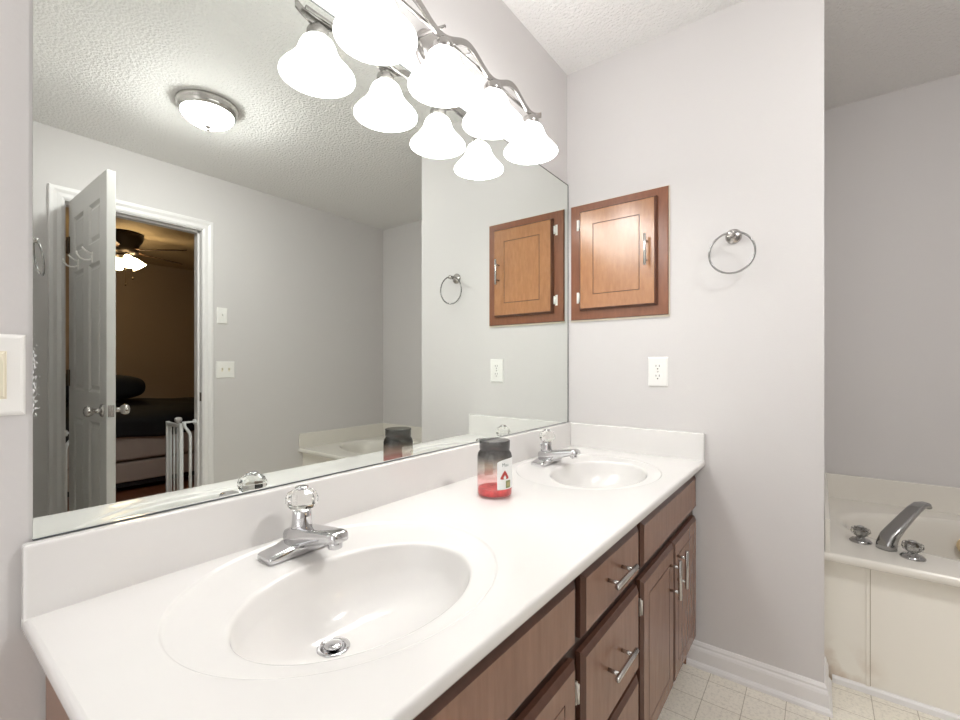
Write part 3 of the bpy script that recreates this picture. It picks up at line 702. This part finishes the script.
# ------------------------------------------------------------------ bathtub in the alcove
tb = thing('bathtub', 'off-white built-in alcove bathtub with panelled apron and low splash rim', 'bathtub', (0.6, -1.69, 0))
ZD = 0.460; TX0, TX1, TY0, TY1 = 0.163, XA-0.001, YD+0.001, YW-0.0015
C = Vector((0.625, -1.69)); SA = Vector((0.30, 0.70)); NT = 120
m = MB(); m.sm = True
th = [2*PI*i/NT for i in range(NT)]
rim = [Vector((C.x+SA.x*math.copysign(abs(math.cos(t))**0.85, math.cos(t)), C.y+SA.y*math.copysign(abs(math.sin(t))**0.85, math.sin(t)))) for t in th]
bd = []
rx0, rx1, ry0, ry1 = TX0+0.008, TX1, TY0, TY1
for p in rim:
    d = p-C; k = 1e9
    if d.x > 1e-6: k = min(k, (rx1-C.x)/d.x)
    if d.x < -1e-6: k = min(k, (rx0-C.x)/d.x)
    if d.y > 1e-6: k = min(k, (ry1-C.y)/d.y)
    if d.y < -1e-6: k = min(k, (ry0-C.y)/d.y)
    bd.append(C+d*k)
for cx_ in (rx0, rx1):
    for cy_ in (ry0, ry1):
        i = min(range(NT), key=lambda j: (bd[j]-Vector((cx_, cy_))).length); bd[i] = Vector((cx_, cy_))
rows = [m.ring([(p.x, p.y, ZD) for p in bd])]
for k, dz in ((1.06, 0), (1.03, -0.001), (1.01, -0.006), (0.99, -0.02), (0.96, -0.08), (0.92, -0.18), (0.86, -0.28), (0.76, -0.325), (0.5, -0.34), (0.2, -0.345), (0.02, -0.346)):
    rows.append(m.ring([((C+(p-C)*k).x, (C+(p-C)*k).y, ZD+dz) for p in rim]))
for a, b in zip(rows, rows[1:]): m.bridge(a, b)
m.face(rows[-1])
rows = [m.ring([(TX0+0.008-d, TY0, ZD+dz), (TX0+0.008-d, TY1, ZD+dz)]) for d, dz in ((0, 0), (0.005, -0.002), (0.008, -0.008), (0.008, -0.026), (0.004, -0.030), (-0.05, -0.030))]
for a, b in zip(rows, rows[1:]): m.bridge(a, b, closed=False)
m.build('basin_and_deck', M_tub, tb)
m = MB(); m.box(0.200, 0.212, TY0, TY1, FZ+0.001, ZD-0.031); m.build('apron', M_apron, tb)
m = MB(); m.box(0.1955, 0.2005, -1.0455, -1.0345, 0.004, ZD-0.031, 0.0015, 1); m.build('apron_seam_strip', M_apron, tb)
m = MB(); m.box(0.1988, 0.2005, -1.0475, -1.0457, 0.004, ZD-0.031); m.build('seam_line', mat('grimy_caulk', (0.42, 0.36, 0.28), 0.7), tb)
ZS = 0.579
m = MB(); m.box(TX1-0.016, TX1-0.001, TY0, TY1, ZD-0.004, ZS, 0.004, 2); m.box(TX0+0.004, TX1-0.017, TY1-0.017, TY1-0.0005, ZD-0.004, ZS, 0.004, 2)
m.box(TX0+0.004, TX1-0.017, TY0+0.0005, TY0+0.016, ZD-0.004, ZS, 0.004, 2)
m.build('splash_rim', M_tub, tb)
m = MB(); m.lathe([(0.034, 0.0), (0.034, 0.006), (0.028, 0.012), (0.008, 0.014)], (0.866, -1.398, 0.368), (-0.9, -0.3, 0.25), 28); m.build('overflow_plate', M_overflow, tb, label='tan round overflow plate')
m = MB(); pr = [(0, FZ), (0.012, FZ), (0.0105, 0.007), (0.006, 0.012), (0, 0.014)]
a = m.ring([(0.1995-d, YW-0.024, z) for d, z in pr]); b = m.ring([(0.1995-d, TY0+0.001, z) for d, z in pr]); m.bridge(a, b); m.face(a); m.face(list(reversed(b)))
struct(m.build('trim_5', M_trim), 'white shoe moulding along the tub apron')

tf = thing('tub_faucet', 'chrome tub faucet with long slanted spout and two clear handles on the tub deck', 'bathtub faucet', (0.33, -1.10, ZD))
m = MB(); m.sm = True; rows = []
base = Vector((0.335, -1.100)); dirv = Vector((0.72, -0.69)).normalized(); sv = Vector((-dirv.y, dirv.x))
for d, zz, hw, hh in ((0.0, 0.0, 0.028, 0.026), (0.002, 0.022, 0.028, 0.026), (0.014, 0.046, 0.0275, 0.020), (0.048, 0.077, 0.0265, 0.013), (0.085, 0.108, 0.025, 0.011), (0.122, 0.137, 0.0235, 0.010), (0.146, 0.151, 0.022, 0.0095), (0.170, 0.152, 0.020, 0.0095), (0.177, 0.143, 0.018, 0.008)):
    ang = 0.0 if zz < 0.03 else (0.45 if zz < 0.06 else 0.95)
    if d > 0.14: ang = 1.4 if d < 0.16 else 1.9
    if d > 0.172: ang = 2.3
    up = Vector((-math.cos(ang)*dirv.x, -math.cos(ang)*dirv.y, math.sin(ang)))
    c = Vector((base.x+dirv.x*d, base.y+dirv.y*d, ZD+zz)); s3 = Vector((sv.x, sv.y, 0)); ring = []
    for k in range(24):
        a = 2*PI*k/24; ca, sa_ = math.cos(a), math.sin(a)
        ring.append(c + s3*hw*math.copysign(abs(ca)**0.7, ca) + up*hh*math.copysign(abs(sa_)**0.7, sa_))
    rows.append(m.ring(ring))
for a, b in zip(rows, rows[1:]): m.bridge(a, b)
m.face(rows[0]); m.face(rows[-1])
m.build('spout', M_tubchrome, tf)
for hx, hy in ((0.366, -1.030), (0.286, -1.164)):
    m = MB(); m.lathe([(0.034, 0.0), (0.034, 0.004), (0.028, 0.010), (0.014, 0.014), (0.012, 0.022)], (hx, hy, ZD), n=32)
    m.lathe([(0.009, 0.0225), (0.015, 0.030), (0.019, 0.042), (0.012, 0.054)], (hx, hy, ZD), n=8, smooth=False)
    h = m.build('handle_base', M_tubchrome, tf)
    m = MB(); m.lathe([(0.016, 0.0225), (0.026, 0.028), (0.0305, 0.038), (0.028, 0.050), (0.018, 0.056)], (hx, hy, ZD), n=12, smooth=False)
    m.build('handle', M_crystal, h, label='clear faceted handle')
    m = MB(); m.lathe([(0.011, 0.0565), (0.010, 0.0590), (0.004, 0.060)], (hx, hy, ZD), n=20); m.build('handle_cap', M_chrome, h)

# ------------------------------------------------------------------ baby gate in the doorway
bg = thing('baby_gate', 'white metal child safety gate standing in the bedroom doorway, its leaf swung open', 'baby gate', (-0.91, -2.53, 0))
gy = -2.535; gx0, gx1 = -1.232, -0.592
m = MB()
for sgn, gx in ((1, gx0), (-1, gx1)):
    m.tube([(gx, gy, 0.02), (gx, gy, 0.645), (gx+sgn*0.004, gy, 0.668), (gx+sgn*0.018, gy, 0.690), (gx+sgn*0.034, gy, 0.715), (gx+sgn*0.036, gy, 0.742)], 0.0095, 12)
m.tube([(gx0, gy, 0.02), (gx1, gy, 0.02)], 0.0095, 12)
m.build('tube_frame', M_gate, bg)
for x0, x1, xp, sg in ((DX0+0.011, gx0+0.04, DX0+0.011, 1), (gx1-0.05, DX1-0.011, DX1-0.011, -1)):
    m = MB(); m.cyl((x0, gy, 0.742), (x1, gy, 0.742), 0.007, 12); m.cyl((xp, gy, 0.742), (xp+sg*0.012, gy, 0.742), 0.018, 20)
    m.build('pressure_bolt', M_gate, bg)
lx, ly0, ly1 = -0.640, -2.560, -2.79
m = MB()
m.box(lx-0.012, lx+0.012, ly0-0.012, ly0+0.012, 0.05, 0.735, 0.004, 2); m.box(lx-0.012, lx+0.012, ly1-0.012, ly1+0.012, 0.05, 0.735, 0.004, 2)
m.box(lx-0.010, lx+0.010, ly1, ly0, 0.705, 0.730, 0.003); m.box(lx-0.010, lx+0.010, ly1, ly0, 0.06, 0.085, 0.003)
for k in range(1, 4): m.cyl((lx, ly0+(ly1-ly0)*k/4, 0.08), (lx, ly0+(ly1-ly0)*k/4, 0.71), 0.006, 12)
m.build('gate_leaf', M_gate, bg)
m = MB(); m.lathe([(0.012, 0), (0.012, 0.010), (0.020, 0.016), (0.024, 0.028), (0.020, 0.040), (0.009, 0.045)], (lx, ly0-0.045, 0.730), n=24); m.build('latch_knob', mat('gate_knob_grey', (0.45, 0.43, 0.42), 0.4), bg)

# ------------------------------------------------------------------ bedroom: bed and ceiling fan
bed = thing('bed', 'taupe upholstered bed base and mattress under black bedding, seen through the doorway in the mirror', 'bed', (-0.5, -4.85, 0))
bx0, bx1, by0, by1 = -1.75, 0.40, -5.55, -4.0
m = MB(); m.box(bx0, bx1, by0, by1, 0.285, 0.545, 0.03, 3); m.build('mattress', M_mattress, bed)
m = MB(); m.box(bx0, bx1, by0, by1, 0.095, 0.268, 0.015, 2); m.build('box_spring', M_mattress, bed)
m = MB(); m.box(bx0-0.01, bx1+0.01, by0, by1-0.02, 0.05, 0.092, 0.004, 1); m.build('frame_rail', M_dark, bed)
for x in (bx0+0.1, -0.66, bx1-0.1):
    for y in (by0+0.12, by1-0.12):
        m = MB(); m.cyl((x, y, 0), (x, y, 0.05), 0.022, 14); m.build('leg', M_dark, bed)
m = MB(); m.sm = True; nx, ny = 40, 30; g = []
for i in range(nx+1):
    row = []
    for j in range(ny+1):
        x = bx0-0.02+(bx1-bx0+0.04)*i/nx; v = j/ny
        if v < 0.2:
            y = by1+0.018+0.010*math.sin(x*17)*(1-v/0.2); z = 0.492+0.012*math.sin(x*9+1)+ (0.640-0.492)*(v/0.2)
        else:
            u = (v-0.2)/0.8; y = by1+0.018-(by1-by0+0.01)*u
            z = 0.640+0.075*min(1, u*9)**0.6+0.055*math.exp(-((u-0.45)/0.3)**2)+0.010*math.sin(x*11+u*9)*math.sin(u*14+x*3)
            z -= max(0, (x-(-0.2)))*0.05
        row.append(m.v((x, y, z)))
    g.append(row)
for i in range(nx):
    for j in range(ny): m.face((g[i][j], g[i+1][j], g[i+1][j+1], g[i][j+1]))
cf = m.build('comforter', M_black); tag(cf, 'rumpled black comforter spread over the bed and hanging down its side', 'bedding')
md = cf.modifiers.new('thick', 'SOLIDIFY'); md.thickness = 0.02; md.offset = 1
m = MB(); m.sm = True; rows = []
pc = Vector((-0.672, -4.5, 0.925))
for i in range(21):
    a = -PI/2+PI*i/20; rows.append(m.ring([(pc.x+0.37*math.copysign(abs(math.cos(a))**0.4*abs(math.cos(b))**0.5, math.cos(b)), pc.y+0.26*math.copysign(abs(math.cos(a))**0.4*abs(math.sin(b))**0.5, math.sin(b)), pc.z+0.135*math.copysign(abs(math.sin(a))**0.8, math.sin(a))*(1-0.25*max(0, math.cos(b))*0.8)) for b in [2*PI*k/32 for k in range(32)]]))
for a, b in zip(rows, rows[1:]): m.bridge(a, b)
pl = m.build('pillow', M_black); tag(pl, 'plump black pillow lying on the black bedding beside the open door edge', 'pillow')

cf_ = thing('ceiling_fan', 'dark bronze bedroom ceiling fan with glowing amber glass lamps, seen in the mirror', 'ceiling fan', (-0.43, -4.6, H))
FX, FYc = -0.43, -4.6
m = MB(); m.lathe([(0.165, 0.0), (0.17, -0.03), (0.16, -0.07), (0.135, -0.11), (0.13, -0.15), (0.125, -0.19), (0.07, -0.21)], (FX, FYc, H), n=40); m.build('motor_housing', M_fan, cf_)
for k in range(5):
    a = math.radians(-20+72*k); d = Vector((math.cos(a), math.sin(a), 0)); s_ = Vector((-d.y, d.x, 0)); o_ = Vector((FX, FYc, H-0.155))
    m = MB(); m.tube([o_+d*0.11, o_+d*0.22+Vector((0, 0, -0.012))], 0.012, 8, flat=(1.6, 0.4)); ir = None
    A = []; B = []
    for t_, hw in ((0.18, 0.045), (0.25, 0.06), (0.42, 0.066), (0.56, 0.066), (0.60, 0.05), (0.61, 0.03)):
        for lst, dz in ((A, 0.003), (B, -0.003)):
            lst.append([o_+d*t_+s_*hw+Vector((0, 0, -0.012+dz-0.012)), o_+d*t_-s_*hw+Vector((0, 0, -0.012+dz+0.012))])
    Av = [m.ring(p) for p in A]; Bv = [m.ring(p) for p in B]
    for i in range(len(Av)-1):
        m.face((Av[i][0], Av[i+1][0], Av[i+1][1], Av[i][1])); m.face((Bv[i][0], Bv[i][1], Bv[i+1][1], Bv[i+1][0]))
        m.face((Av[i][0], Bv[i][0], Bv[i+1][0], Av[i+1][0])); m.face((Av[i][1], Av[i+1][1], Bv[i+1][1], Bv[i][1]))
    m.face((Av[0][0], Av[0][1], Bv[0][1], Bv[0][0])); m.face((Av[-1][0], Bv[-1][0], Bv[-1][1], Av[-1][1]))
    m.build('blade', M_blade, cf_)
m = MB(); m.lathe([(0.05, -0.20), (0.07, -0.215), (0.07, -0.235), (0.03, -0.25)], (FX, FYc, H), n=28); m.build('light_kit', M_fan, cf_)
for k in range(4):
    a = math.radians(-8+90*k); d = Vector((math.cos(a), math.sin(a), 0)); p0 = Vector((FX, FYc, H-0.200))+d*0.06
    ax = (d*0.62+Vector((0, 0, -0.78))).normalized()
    m = MB(); m.cyl(p0, p0+ax*0.05, 0.018, 14); m.build('lamp_arm', M_fan, cf_)
    m = MB(); m.lathe([(0.022, 0), (0.034, 0.02), (0.046, 0.05), (0.058, 0.085), (0.066, 0.10)], p0+ax*0.045, ax, 24); m.build('lamp_shade', M_fanglass, cf_, label='glowing amber glass shade')
for dx, L in ((0.02, 0.26), (0.078, 0.19)):
    m = MB(); m.cyl((FX+dx, FYc+0.02, H-0.225), (FX+dx, FYc+0.02, H-0.235-L), 0.002, 6); m.lathe([(0.004, 0), (0.008, -0.012), (0.006, -0.025)], (FX+dx, FYc+0.02, H-0.235-L), n=12); m.build('pull_chain', M_bronze, cf_)
